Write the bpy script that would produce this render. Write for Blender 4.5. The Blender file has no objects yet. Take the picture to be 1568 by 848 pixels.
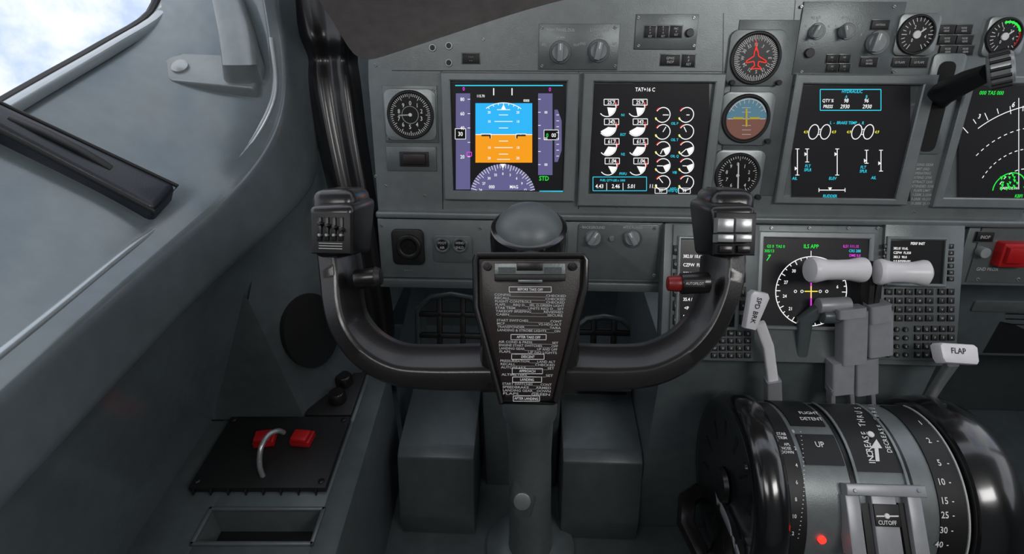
import bpy,bmesh,math,random
from mathutils import Vector,Matrix,Euler
from mathutils.bvhtree import BVHTree
random.seed(3)
rad=math.radians
FP=850.0
C=Vector((0,0,1.0))
ROT=Euler((rad(60),0,rad(2.2))).to_matrix()
scene=bpy.context.scene
# ------------------------------------------------ camera
cd=bpy.data.cameras.new('camera'); cam=bpy.data.objects.new('camera',cd)
scene.collection.objects.link(cam); cam.location=C; cam.rotation_euler=(rad(60),0,rad(2.2))
cd.sensor_width=36; cd.lens=36*FP/1568.0; cd.clip_start=0.01
scene.camera=cam
def ray(u,v): return ROT@Vector(((u-784)/FP,-(v-424)/FP,-1))
def at(u,v,k): return C+ray(u,v)*k
def P(x,y,z): return Vector((x,y,z+1.0))
# ------------------------------------------------ materials
def lin(c):
    c=c/255.0
    return c/12.92 if c<=0.04045 else ((c+0.055)/1.055)**2.4
def col(r,g,b): return (lin(r),lin(g),lin(b),1)
def mat(name,c,rough=0.5,metal=0.0,noise=0.0,bump=0.0,scale=60,emis=0,spec=0.5,coat=0):
    m=bpy.data.materials.new(name); m.use_nodes=True
    nt=m.node_tree; b=nt.nodes['Principled BSDF']
    b.inputs['Base Color'].default_value=col(*c)
    b.inputs['Roughness'].default_value=rough; b.inputs['Metallic'].default_value=metal
    b.inputs['Specular IOR Level'].default_value=spec
    b.inputs['Coat Weight'].default_value=coat; b.inputs['Coat Roughness'].default_value=.13
    if emis:
        b.inputs['Emission Color'].default_value=col(*c); b.inputs['Emission Strength'].default_value=emis
        b.inputs['Base Color'].default_value=(0.01,0.01,0.01,1);b.inputs['Specular IOR Level'].default_value=.2
    if noise or bump:
        tc=nt.nodes.new('ShaderNodeTexCoord')
        n1=nt.nodes.new('ShaderNodeTexNoise'); n1.inputs['Scale'].default_value=scale; n1.inputs['Detail'].default_value=6
        nt.links.new(tc.outputs['Object'],n1.inputs['Vector'])
        if noise:
            n2=nt.nodes.new('ShaderNodeTexNoise'); n2.inputs['Scale'].default_value=scale*0.12; n2.inputs['Detail'].default_value=4
            nt.links.new(tc.outputs['Object'],n2.inputs['Vector'])
            ad=nt.nodes.new('ShaderNodeMath'); ad.operation='ADD'
            nt.links.new(n1.outputs['Fac'],ad.inputs[0]); nt.links.new(n2.outputs['Fac'],ad.inputs[1])
            mr=nt.nodes.new('ShaderNodeMapRange'); mr.inputs['From Min'].default_value=0.7; mr.inputs['From Max'].default_value=1.3
            nt.links.new(ad.outputs[0],mr.inputs['Value'])
            mx=nt.nodes.new('ShaderNodeMix'); mx.data_type='RGBA'
            c0=col(*[x*(1-noise) for x in c]); c1=col(*[min(255,x*(1+noise)) for x in c])
            mx.inputs[6].default_value=c0; mx.inputs[7].default_value=c1
            nt.links.new(mr.outputs[0],mx.inputs[0]); nt.links.new(mx.outputs[2],b.inputs['Base Color'])
            mr2=nt.nodes.new('ShaderNodeMapRange'); mr2.inputs['To Min'].default_value=max(0,rough-0.08); mr2.inputs['To Max'].default_value=rough+0.08
            nt.links.new(n2.outputs['Fac'],mr2.inputs['Value']); nt.links.new(mr2.outputs[0],b.inputs['Roughness'])
        if bump:
            n3=nt.nodes.new('ShaderNodeTexNoise'); n3.inputs['Scale'].default_value=scale*12; n3.inputs['Detail'].default_value=2
            nt.links.new(tc.outputs['Object'],n3.inputs['Vector'])
            bp=nt.nodes.new('ShaderNodeBump'); bp.inputs['Strength'].default_value=bump; bp.inputs['Distance'].default_value=0.001
            nt.links.new(n3.outputs['Fac'],bp.inputs['Height']); nt.links.new(bp.outputs[0],b.inputs['Normal'])
    return m
PANEL=mat('panel_grey_paint',(120,126,127),0.36,0.4,0.05,0.15)
PANEL2=mat('module_grey_paint',(106,112,113),0.34,0.4,0.05,0.15)
BEZEL=mat('bezel_grey',(134,140,141),0.32,0.4,0.04,0.1)
WALL=mat('sidewall_grey_paint',(107,117,121),0.22,0.25,0.05,0.08,40,coat=0.45)
TRIM=mat('trim_and_highlight_satin',(175,183,187),0.3,0.6,0.03)  # window sill edge, also the light tone of the ridge highlight tube
DOME=mat('column_head_grey',(94,100,102),0.42,0.2,0.05,0.1)
LOWER=mat('lower_wall_grey',(90,98,100),0.36,0.2,0.08,0.15,40)
FOOT=mat('footwell_dark_grey',(72,79,81),0.36,0.15,0.08,0.15,40)
FLOORM=mat('floor_grey',(64,71,73),0.45,0,0.10,0.2,40)
CEIL=mat('ceiling_liner_grey',(165,167,167),0.7,0,0.03,0.1,40)
BLACK=mat('yoke_black_plastic',(21,19,20),0.32,0,0.12,0.08,50,coat=.25)
GLOSS=mat('wheel_gloss_black',(18,18,19),0.22,0,0.1,0.05,50,coat=1.0)
BLK2=mat('matt_black',(20,20,21),0.5,0,0.1,0.1)
BROWN=mat('yoke_brown_black',(36,27,27),0.4,0,0.1,0.1)
FACE=mat('instrument_black',(12,12,13),0.35)
DARK=mat('dark_void',(14,15,16),0.8)
SCREEN=mat('screen_glass',(42,42,45),0.35,spec=.25,coat=.15)
SILV=mat('silver_metal',(160,163,164),0.30,0.6,0.05)
KNOB=mat('knob_grey',(140,146,148),0.4,0,0.05)
HANDLE=mat('lever_white_plastic',(228,226,230),0.35,0,0.02)
LEVG=mat('lever_grey_metal',(154,156,160),0.38,0.2,0.04)
WHITE=mat('print_white',(235,235,235),0.5)
PRINT=mat('print_grey',(185,187,187),0.5)
RED=mat('guard_red',(176,22,26),0.35,0,0.05)
RUST=mat('clay_fill',(160,105,90),0.5)
LBLUE=mat('dial_blue',(110,165,190),0.5)
YEL=mat('print_yellow',(235,210,40),0.5)
NAVY=mat('armrest_blue_black',(30,35,43),0.42,0,0.1,0.3,60,coat=.2)
eW=mat('glow_white',(240,240,240),0.5,emis=1.15)
eC=mat('glow_cyan',(50,200,225),0.5,emis=1.15)
eB=mat('glow_sky_blue',(40,176,240),0.5,emis=1.08)
eO=mat('glow_orange',(238,152,18),0.5,emis=1.08)
eP=mat('glow_tape_purple',(98,94,140),0.5,emis=1)
eM=mat('glow_magenta',(225,60,220),0.5,emis=1.15)
eG=mat('glow_green',(40,225,70),0.5,emis=1.15)
eY=mat('glow_yellow',(235,225,60),0.5,emis=1.15)
eR=mat('glow_red',(230,50,40),0.5,emis=1.15)
eK=mat('glow_black',(12,12,12),0.3)
# ------------------------------------------------ builder
def frame_m(O,ex,ey):
    n=ex.cross(ey); M=Matrix.Identity(4)
    for i in range(3):
        M[i][0]=ex[i];M[i][1]=ey[i];M[i][2]=n[i];M[i][3]=O[i]
    return M
class Frame:
    def __init__(s,O,ex,ey):
        s.O=O;s.ex=ex.normalized();s.ey=ey.normalized();s.n=s.ex.cross(s.ey);s.M=frame_m(O,s.ex,s.ey)
    def loc(s,u,v,z=0):
        d=ray(u,v);o=s.O+s.n*z;k=(o-C).dot(s.n)/d.dot(s.n);p=C+d*k-s.O
        return p.dot(s.ex),p.dot(s.ey)
    def sc(s,u,v):
        a=s.loc(u-1,v);b=s.loc(u+1,v);c=s.loc(u,v-1);d=s.loc(u,v+1)
        return abs(b[0]-a[0])/2,abs(c[1]-d[1])/2
    def w(s,x,y,z=0): return s.O+s.ex*x+s.ey*y+s.n*z
def tilt(deg): return Vector((0,math.sin(rad(deg)),math.cos(rad(deg))))
X=Vector((1,0,0))
IDF=Frame(Vector((0,0,0)),X,Vector((0,1,0)))
_c,_s=math.cos(rad(2.2)),math.sin(rad(2.2))
RF=Frame(Vector((0,0,0)),Vector((_c,_s,0)),Vector((-_s,_c,0)))
tcache={}
def textmesh(s,align):
    key=(s,align)
    if key in tcache: return tcache[key]
    c=bpy.data.curves.new('t','FONT'); c.body=s; c.align_x={'C':'CENTER','L':'LEFT','R':'RIGHT'}[align]; c.resolution_u=2;c.offset=.012
    o=bpy.data.objects.new('t',c); scene.collection.objects.link(o)
    bpy.context.view_layer.update()
    me=bpy.data.meshes.new_from_object(o.evaluated_get(bpy.context.evaluated_depsgraph_get()))
    vs=[v.co.copy() for v in me.vertices]; fs=[list(p.vertices) for p in me.polygons]
    bpy.data.objects.remove(o); bpy.data.curves.remove(c); bpy.data.meshes.remove(me)
    tcache[key]=(vs,fs); return tcache[key]
class Obj:
    def __init__(s,name,fr=None):
        s.name=name;s.v=[];s.f=[];s.mi=[];s.mats=[];s.fr=fr or IDF
    def idx(s,m):
        if m not in s.mats:s.mats.append(m)
        return s.mats.index(m)
    def addbm(s,bm,m,T=None,norm=True):
        if norm: bmesh.ops.recalc_face_normals(bm,faces=bm.faces)
        M=s.fr.M if T is None else s.fr.M@T
        bm.verts.index_update(); b=len(s.v); i=s.idx(m)
        for v in bm.verts:s.v.append(M@v.co)
        for f in bm.faces:s.f.append([b+v.index for v in f.verts]);s.mi.append(i)
        bm.free()
    def raw(s,vs,fs,m,norm=False):
        bm=bmesh.new(); l=[bm.verts.new(v) for v in vs]
        for f in fs:
            try:bm.faces.new([l[i] for i in f])
            except ValueError:pass
        s.addbm(bm,m,None,norm)
    def box(s,x0,x1,y0,y1,z0,z1,m,bev=0,seg=2,T=None):
        bm=bmesh.new(); bmesh.ops.create_cube(bm,size=1)
        for v in bm.verts:
            v.co=Vector(((x0+x1)/2+v.co.x*(x1-x0),(y0+y1)/2+v.co.y*(y1-y0),(z0+z1)/2+v.co.z*(z1-z0)))
        if bev: bmesh.ops.bevel(bm,geom=bm.edges[:],offset=bev,segments=seg,profile=0.5,affect='EDGES')
        s.addbm(bm,m,T)
    def prism(s,pts,z0,z1,m,bev=0,T=None,pts2=None,seg=2):
        pts2=pts2 or pts; bm=bmesh.new()
        a=[bm.verts.new((p[0],p[1],z0)) for p in pts]; b=[bm.verts.new((p[0],p[1],z1)) for p in pts2]
        n=len(pts); bm.faces.new(a[::-1]); top=bm.faces.new(b)
        for i in range(n): bm.faces.new([a[i],a[(i+1)%n],b[(i+1)%n],b[i]])
        if bev: bmesh.ops.bevel(bm,geom=list(top.edges),offset=bev,segments=seg,profile=0.5,affect='EDGES')
        s.addbm(bm,m,T)
    def hexa(s,p,m,bev=0,seg=2):
        bm=bmesh.new(); l=[bm.verts.new(q) for q in p]
        for f in ((3,2,1,0),(4,5,6,7),(0,1,5,4),(1,2,6,5),(2,3,7,6),(3,0,4,7)): bm.faces.new([l[i] for i in f])
        if bev: bmesh.ops.bevel(bm,geom=bm.edges[:],offset=bev,segments=seg,profile=0.5,affect='EDGES')
        s.addbm(bm,m)
    def lathe(s,prof,m,p0,axis,seg=32,cap=True):
        z=axis.normalized(); t=Vector((0,0,1)) if abs(z.z)<0.9 else Vector((1,0,0))
        x=t.cross(z).normalized(); y=z.cross(x); bm=bmesh.new(); rows=[]
        for r,h in prof:
            rows.append([bm.verts.new(p0+z*h+(x*math.cos(2*math.pi*i/seg)+y*math.sin(2*math.pi*i/seg))*r) for i in range(seg)])
        for a,b in zip(rows,rows[1:]):
            for i in range(seg): bm.faces.new([a[i],a[(i+1)%seg],b[(i+1)%seg],b[i]])
        if cap: bm.faces.new(rows[0][::-1]); bm.faces.new(rows[-1])
        s.addbm(bm,m)
    def cyl(s,p0,p1,r0,r1,m,seg=24,bev=0.0):
        d=p1-p0;L=d.length
        if bev: pr=[(r0-bev,0),(r0-bev*.3,bev*.3),(r0,bev),(r1,L-bev),(r1-bev*.3,L-bev*.3),(r1-bev,L)]
        else: pr=[(r0,0),(r1,L)]
        s.lathe(pr,m,p0,d,seg)
    def tube(s,pts,rs,m,seg=14):
        if not isinstance(rs,(list,tuple)): rs=[rs]*len(pts)
        s.sweep(pts,[(r*2,r*2) for r in rs],m,None,2,seg)
    def sweep(s,pts,wd,m,side=None,e=4,seg=20):
        bm=bmesh.new(); rows=[]; n=len(pts); prev=None
        for i in range(n):
            t=(pts[min(i+1,n-1)]-pts[max(i-1,0)]).normalized()
            if side is not None: a=(side-t*side.dot(t)).normalized()
            else:
                if prev is None: q=Vector((0,0,1)) if abs(t.z)<0.9 else X; a=q.cross(t).normalized()
                else: a=(prev-t*prev.dot(t)).normalized()
            prev=a; b=t.cross(a); w,d=wd[i]; row=[]
            for j in range(seg):
                g=2*math.pi*(j+.5)/seg; c=math.cos(g);q=math.sin(g)
                row.append(bm.verts.new(pts[i]+a*(w/2*math.copysign(abs(c)**(2/e),c))+b*(d/2*math.copysign(abs(q)**(2/e),q))))
            rows.append(row)
        for A,B in zip(rows,rows[1:]):
            for j in range(seg): bm.faces.new([A[j],A[(j+1)%seg],B[(j+1)%seg],B[j]])
        bm.faces.new(rows[0][::-1]);bm.faces.new(rows[-1])
        s.addbm(bm,m)
    def q(s,u,v,z=0): return s.fr.loc(u,v,z)
    def pbox(s,u0,v0,u1,v1,z0,z1,m,bev=0.0):
        u=(u0+u1)/2;v=(v0+v1)/2;x,y=s.q(u,v,z1);a,b=s.fr.sc(u,v);w=(u1-u0)*a/2;h=(v1-v0)*b/2
        pts=[(x-w,y-h),(x+w,y-h),(x+w,y+h),(x-w,y+h)]
        s.prism(pts,z0,z1,m,bev)
    def prr(s,u0,v0,u1,v1,r,z0,z1,m,bev=0.0):
        u=(u0+u1)/2;v=(v0+v1)/2;x,y=s.q(u,v,z1);a,b=s.fr.sc(u,v);w=(u1-u0)*a/2;h=(v1-v0)*b/2;r*=a;pts=[]
        for cx,cy,a0 in ((w-r,h-r,0),(-w+r,h-r,90),(-w+r,-h+r,180),(w-r,-h+r,270)):
            for i in range(5):
                g=rad(a0+22.5*i);pts.append((x+cx+r*math.cos(g),y+cy+r*math.sin(g)))
        s.prism(pts,z0,z1,m,bev)
    def pframe(s,u0,v0,u1,v1,iu0,iv0,iu1,iv1,z0,z1,m):
        u=(u0+u1)/2;v=(v0+v1)/2;a,b=s.fr.sc(u,v)
        def rc(a0,b0,a1,b1,ins=0):
            cx,cy=s.q((a0+a1)/2,(b0+b1)/2,z1);w=(a1-a0)*a/2-ins;h=(b1-b0)*b/2-ins
            return [(cx-w,cy-h),(cx+w,cy-h),(cx+w,cy+h),(cx-w,cy+h)]
        e=0.0018
        rings=[[p+(z0,) for p in rc(u0,v0,u1,v1)],[p+(z1-e,) for p in rc(u0,v0,u1,v1)],[p+(z1,) for p in rc(u0,v0,u1,v1,e)],
               [p+(z1,) for p in rc(iu0,iv0,iu1,iv1,-e)],[p+(z1-e,) for p in rc(iu0,iv0,iu1,iv1)],[p+(z0,) for p in rc(iu0,iv0,iu1,iv1)]]
        vs=[Vector(p) for r in rings for p in r];fs=[]
        for k in range(5):
            for i in range(4):fs.append((k*4+i,k*4+(i+1)%4,(k+1)*4+(i+1)%4,(k+1)*4+i))
        s.raw(vs,fs,m,False)
    def pcyl(s,u,v,r,z0,z1,m,r2=None,seg=28,bev=0.0006):
        x,y=s.q(u,v,z1);a,b=s.fr.sc(u,v);r0=r*a;r1=(r if r2 is None else r2)*a
        L=z1-z0;bev=min(bev,L*.4,r1*.4)
        s.lathe([(r0,0),(r1,L-bev),(r1-bev,L)],m,Vector((x,y,z0)),Vector((0,0,1)),seg)
    def pring(s,u,v,ro,ri,z0,z1,m,seg=40):
        x,y=s.q(u,v,z1);a,b=s.fr.sc(u,v);ro*=a;ri*=a;mid=(ro+ri)/2
        s.lathe([(ro,z0),(ro,z1*.7+z0*.3),(mid+(ro-mid)*.4,z1),(mid-(mid-ri)*.4,z1),(ri,z1*.7+z0*.3),(ri,z0)],m,Vector((x,y,0)),Vector((0,0,1)),seg,False)
    def ltext(s,t,x,y,z,hh,m,al='C',rot=0,sx=.86):
        vs,fs=textmesh(t,al);k=hh/0.72
        M=s.fr.M@Matrix.Translation((x,y,z))@Matrix.Rotation(rad(rot),4,'Z');bb=len(s.v);i=s.idx(m)
        for p in vs:s.v.append(M@Vector((p.x*k*sx,(p.y-0.35)*k,0)))
        for f in fs:s.f.append([bb+j for j in f]);s.mi.append(i)
    def ptext(s,t,u,v,h,m,z=0.0006,al='C',rot=0,sx=.86):
        x,y=s.q(u,v,z);a,b=s.fr.sc(u,v);s.ltext(t,x,y,z,h*b,m,al,rot,sx)
    def ppoly(s,pts,m,z=0.0006):
        L=[s.q(*p,z) for p in pts];ar=sum(L[i][0]*L[(i+1)%len(L)][1]-L[(i+1)%len(L)][0]*L[i][1] for i in range(len(L)))
        if ar<0:L=L[::-1]
        s.raw([Vector((x,y,z)) for x,y in L],[list(range(len(L)))],m)
    def lline(s,L,w,m,z):
        for (x0,y0),(x1,y1) in zip(L,L[1:]):
            d=Vector((x1-x0,y1-y0,0))
            if d.length<1e-7: continue
            d.normalize();n=Vector((-d.y,d.x,0))*w/2
            a=Vector((x0,y0,z));b=Vector((x1,y1,z))
            s.raw([a-n,b-n,b+n,a+n],[(0,1,2,3)],m)
    def pline(s,pts,w,m,z=0.0007):
        a,_=s.fr.sc(*pts[0]); s.lline([s.q(*p,z) for p in pts],w*a,m,z)
    def prect(s,u0,v0,u1,v1,w,m,z=0.0007): s.pline([(u0,v0),(u1,v0),(u1,v1),(u0,v1),(u0,v0)],w,m,z)
    def pfill(s,u0,v0,u1,v1,m,z=0.0006): s.ppoly([(u0,v0),(u1,v0),(u1,v1),(u0,v1)],m,z)
    def parc(s,u,v,r,a0,a1,w,m,z=0.0007,n=24,dash=False,ry=None):
        x,y=s.q(u,v,z);a,b=s.fr.sc(u,v);ry=r if ry is None else ry
        pts=[(x+r*a*math.cos(rad(a0+(a1-a0)*i/n)),y+ry*a*math.sin(rad(a0+(a1-a0)*i/n))) for i in range(n+1)]
        if dash:
            for i in range(0,n,2): s.lline(pts[i:i+2],w*a,m,z)
        else: s.lline(pts,w*a,m,z)
    def ppie(s,u,v,r,a0,a1,m,z=0.0006,n=20):
        x,y=s.q(u,v,z);a,b=s.fr.sc(u,v)
        L=[Vector((x,y,z))]+[Vector((x+r*a*math.cos(rad(a0+(a1-a0)*i/n)),y+r*a*math.sin(rad(a0+(a1-a0)*i/n)),z)) for i in range(n+1)]
        s.raw(L,[list(range(len(L)))],m)
    def pticks(s,u,v,r0,r1,a0,a1,n,w,m,z=0.0007,every=0,r2=None):
        x,y=s.q(u,v,z);a,b=s.fr.sc(u,v)
        for i in range(n+1):
            g=rad(a0+(a1-a0)*i/n);c,d=math.cos(g),math.sin(g);ra=r2 if (every and i%every==0) else r0
            s.lline([(x+ra*a*c,y+ra*a*d),(x+r1*a*c,y+r1*a*d)],w*a,m,z)
    def finish(s,angle=35,sub=0,parent=None,crease=None):
        me=bpy.data.meshes.new(s.name);me.from_pydata([tuple(v) for v in s.v],[],s.f)
        for m in s.mats:me.materials.append(m)
        me.polygons.foreach_set('material_index',s.mi)
        me.polygons.foreach_set('use_smooth',[True]*len(s.f));me.update()
        if crease:
            at_=me.attributes.new('crease_edge','FLOAT','EDGE')
            for e in me.edges: at_.data[e.index].value=crease(*e.vertices)
        if angle<180: me.set_sharp_from_angle(angle=rad(angle))
        o=bpy.data.objects.new(s.name,me);scene.collection.objects.link(o)
        if sub:
            md=o.modifiers.new('sub','SUBSURF');md.levels=sub;md.render_levels=sub
        if parent:o.parent=parent
        return o
# ------------------------------------------------ frames
MP=Frame(at(784,210,.85),X,tilt(10))
_l=MP.loc(1240,338)
AP=Frame(MP.w(_l[0],_l[1],0.012),X,tilt(26))
def screw(o,u,v,r=4,z=0.0):
    o.pcyl(u,v,r,z,z+0.0012,SILV,seg=14);o.pline([(u-r*.7,v-r*.4),(u+r*.7,v+r*.4)],r*.35,FACE,z+0.0014)
def knob(o,u,v,r,z=0.003,m=KNOB,ang=90,lab=None):
    o.pcyl(u,v,r*1.12,z,z+0.002,PANEL2)
    o.pcyl(u,v,r*.9,z+.002,z+0.010,m,r2=r*.82)
    x,y=o.q(u,v,z+.018);a,b=o.fr.sc(u,v);T=Matrix.Translation((x,y,0))@Matrix.Rotation(rad(ang),4,'Z')
    o.box(-r*.85*a,r*.85*a,-r*.28*a,r*.28*a,z+.009,z+.018,m,0.001,2,T)
    o.box(r*.2*a,r*.8*a,-r*.06*a,r*.06*a,z+.0181,z+.0184,WHITE,0,1,T)
    if lab:
        for i,t in enumerate(lab):
            g=rad(150-120*i/max(1,len(lab)-1));o.ptext(t,u+r*1.9*math.cos(g),v-r*1.5*math.sin(g),4,PRINT,z+.0005)
def button(o,u0,v0,u1,v1,z=0.003,t=None,m=BLK2,h=4):
    o.pbox(u0-1.5,v0-1.5,u1+1.5,v1+1.5,z,z+.001,PANEL2,.0004)
    o.pbox(u0,v0,u1,v1,z,z+.003,m,.0006)
    if t:
        ls=t.split('/')
        for i,q in enumerate(ls):o.ptext(q,(u0+u1)/2,(v0+v1)/2+(i-(len(ls)-1)/2)*(h+1.5),h,PRINT,z+.0034)
# ------------------------------------------------ main instrument panel
o=Obj('main_instrument_panel',MP)
x0,y0=MP.loc(556,90);x1,y1=MP.loc(1700,-80);_,yb=MP.loc(784,326)
xl,yt=MP.loc(564,120)
o.prism([(xl,yb),(x1,yb),(x1,y1),(x0+.02,y1),(xl,yt)],-.05,0,PANEL,0)
for r in ((588,132,670,219),(592,225,668,262)): o.pbox(*r,0,.003,PANEL2,.001)
o.pbox(825,37,947,107,0,.003,PANEL2,.001)
o.pbox(973,22,1068,76,0,.003,PANEL2,.001)
o.pbox(1222,4,1376,116,0,.003,PANEL2,.001)
o.pbox(1114,38,1206,306,0,.0015,PANEL2,.0007)
for p in ((662,73),(687,70),(687,96)): o.pcyl(p[0],p[1],6,0,.002,SILV,seg=16);o.pcyl(p[0],p[1],4,.001,.0025,FACE,seg=16)
button(o,708,82,734,97,0,'- - -/- -')
button(o,1012,84,1041,100,0,'GPWS/INOP'); button(o,1045,84,1064,102,0,'A/P/RST')
o.ptext('MAIN PANEL DUs',858,46,5,PRINT,.0035);o.ptext('LOWER DU',918,46,5,PRINT,.0035)
knob(o,858,80,15,.003,ang=90,lab=['PFD','NORM','OUT']);knob(o,917,78,15,.003,ang=80,lab=['ENG','NORM','ND'])
for t,u in (('A/P',996),('A/T',1016),('FMC',1036)): button(o,u-9,40,u+8,57,.003,t+'/P/RST',h=3.2)
o.pcyl(1057,50,6,.003,.008,FACE);o.ptext('1   TEST   2',1020,30,4,PRINT,.0035)
for u,v in ((830,42),(942,42),(830,101),(942,101),(978,27),(1063,27),(978,70),(1063,70),(594,138),(664,138),(594,212),(664,212),(740,60),(575,100)): screw(o,u,v,2.6,.003 if u not in (740,575) else 0)
o.pline([(600,108),(1110,110)],1,FACE,.0004);o.pline([(676,108),(678,320)],1,FACE,.0004);o.pline([(886,110),(886,320)],1,FACE,.0004)
o.pline([(1108,20),(1104,320)],1,FACE,.0004);o.pline([(1218,0),(1210,115)],1,FACE,.0004)
for u,v,r,a in ((1252,48,11,70),(1298,48,11,110),(1345,65,16,80)): knob(o,u,v,r,.003,ang=a,lab=['A','B','C'])
o.ptext('N1 SET',1250,27,4.5,PRINT,.0035);o.ptext('SPD REF',1298,27,4.5,PRINT,.0035);o.ptext('FUEL FLOW',1245,67,4,PRINT,.0035)
o.pcyl(1241,81,7,.003,.009,FACE)
for i in range(2):
    for j in range(2): button(o,1266+19*i,84+14*j,1283+19*i,96+14*j,.003,'N1/-',h=3)
button(o,1318,88,1344,102,.003,'AUTO/BRAKE',h=3);button(o,1335,31,1362,45,.003,'ANTISKID',h=3)
button(o,1364,88,1392,103,0,'LE FLAPS',h=3.4);button(o,1394,88,1421,103,0,'LE FLAPS',h=3.4)
for i in range(2):
    for j in range(3): button(o,1437+j*1+i*27,38+16*j,1462+j*1+i*27,52+16*j,0,'NOSE/GEAR',h=3)
for u,v in ((1228,10),(1370,10),(1228,110),(1370,110)): screw(o,u,v,2.6,.003)
for i in range(10): o.ptext(['LANDING GEAR','LIMIT (IAS)','OPERATING','EXTEND 270K','RETRACT 235K','EXTENDED 320K','FLAPS LIMIT','1-250K 2-250K','5-250K 10-210K','15-200K 25-190K'][i],1412,252+6.6*i,4,PRINT,.0006)
o.prr(1412,84,1462,238,8,0,.004,PANEL,.001);o.prr(1422,96,1448,234,10,.003,.0045,DARK)
o.ptext('UP',1402,120,4,PRINT);o.ptext('OFF',1399,160,4,PRINT);o.ptext('DN',1400,225,4,PRINT)
for u,v in ((590,285),(650,300),(575,270),(1400,325),(1130,318),(945,318),(784,316)): screw(o,u,v,2.4)
panel_obj=o.finish()
def dial(name,u,v,r,kind):
    g=Obj(name,MP);f=[(u-r*1.18,v-r*1.2),(u+r*1.18,v+r*1.2)]
    g.prr(f[0][0],f[0][1],f[1][0],f[1][1],r*.35,0,.006,BEZEL,.0015)
    g.pring(u,v,r*1.08,r*.93,.005,.0095,BLK2);g.pcyl(u,v,r*.98,.0055,.0065,FACE)
    z=.0070
    if kind=='clock':
        g.pticks(u,v,r*.8,r*.93,90,450,60,.9,WHITE,z,5,r*.72);g.pcyl(u,v,r*.08,.0066,.008,WHITE)
        for i,t in enumerate('0123456789'):
            a=rad(90-36*i);g.ptext(t,u+r*.55*math.cos(a),v-r*.55*math.sin(a),r*.2,WHITE,z)
        g.pline([(u,v),(u-r*.55,v+r*.02)],1.6,PRINT,z+.0003);g.parc(u,v,r*.38,0,360,.7,PRINT,z)
    if kind=='alt':
        g.pticks(u,v,r*.82,r*.93,90,450,50,.9,WHITE,z,5,r*.72)
        for i,t in enumerate('0123456789'):
            a=rad(90-36*i);g.ptext(t,u+r*.56*math.cos(a),v-r*.56*math.sin(a),r*.17,WHITE,z)
        g.pline([(u,v+r*.6),(u+r*.03,v-r*.6)],2,WHITE,z+.0003);g.pcyl(u,v,r*.08,.0066,.008,WHITE)
        g.pcyl(u+r*1.0,v+r*1.05,4,.006,.014,BLK2)
    if kind=='rmi':
        g.pticks(u,v,r*.76,r*.93,90,450,72,.9,WHITE,z,2,r*.70)
        for i,t in enumerate(['N','3','6','E','12','15','S','21','24','W','30','33']):
            a=90-30*i;g.ptext(t,u+r*.58*math.cos(rad(a)),v-r*.58*math.sin(rad(a)),r*.15,WHITE,z,rot=a-90)
        pl=[(0,-.5),(.08,-.25),(.1,-.08),(.42,.12),(.42,.2),(.1,.14),(.07,.32),(.2,.42),(.2,.47),(0,.44)]
        pl=pl+[(-a,b) for a,b in pl[::-1]][1:-1]
        g.pline([(u+a*r,v+b*r) for a,b in pl]+[(u,v-.5*r)],1.6,eR,z+.0003)
        g.pline([(u,v-.75*r),(u,v-.3*r)],1.4,eR,z+.0003)
        g.pcyl(u-r*1.0,v+r*1.05,4,.006,.014,BLK2);g.pcyl(u+r*1.0,v+r*1.05,4,.006,.014,BLK2)
    if kind=='adi':
        g.ppie(u,v,r*.9,0,180,LBLUE,z);g.ppie(u,v,r*.9,180,360,RUST,z)
        g.parc(u,v,r*.86,20,160,1.5,WHITE,z+.0004);g.pticks(u,v,r*.68,r*.86,30,150,8,1,WHITE,z+.0004)
        g.pline([(u-r*.85,v),(u+r*.85,v)],1.4,WHITE,z+.0004)
        g.pline([(u-r*.6,v-1),(u-r*.15,v-1)],3,YEL,z+.0008);g.pline([(u+r*.6,v-1),(u+r*.15,v-1)],3,YEL,z+.0008)
        g.pline([(u,v-r*.45),(u,v+r*.35)],3,YEL,z+.0008)
        for k in (-.5,-.3,.3,.5,.7): g.pline([(u-r*.2,v+r*k),(u+r*.2,v+r*k)],.8,WHITE,z+.0005)
        g.pcyl(u+r*1.0,v+r*1.02,4,.006,.014,BLK2)
    if kind=='press':
        g.pticks(u,v,r*.7,r*.9,-60,240,20,1,WHITE,z,4,r*.6);g.pcyl(u,v,r*.22,.0066,.009,WHITE);g.pline([(u,v),(u+r*.5,v-r*.35)],2,WHITE,z+.0003)
        for i,t in enumerate(['0','1','2','3','4']):
            a=rad(225-60*i);g.ptext(t,u+r*.45*math.cos(a),v-r*.45*math.sin(a),r*.2,WHITE,z)
        if u>1500: g.parc(u,v,r*.8,-40,20,3,RED,z+.0004);g.parc(u,v,r*.8,20,110,3,eG,z+.0004)
    return g.finish()
dial('clock_gauge',628,176,33,'clock')
dial('radio_magnetic_indicator',1158,89,36,'rmi')
dial('standby_attitude_indicator',1143,182,34,'adi')
dial('standby_altimeter',1130,269,32,'alt')
dial('flap_position_gauge',1405,53,27,'press')
dial('brake_pressure_gauge',1540,56,26,'press')
g=Obj('rocker_switch',MP);g.pbox(612,233,656,255,.003,.006,BLK2,.001);g.pbox(617,236,651,252,.005,.010,BROWN,.002);g.finish()
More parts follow.
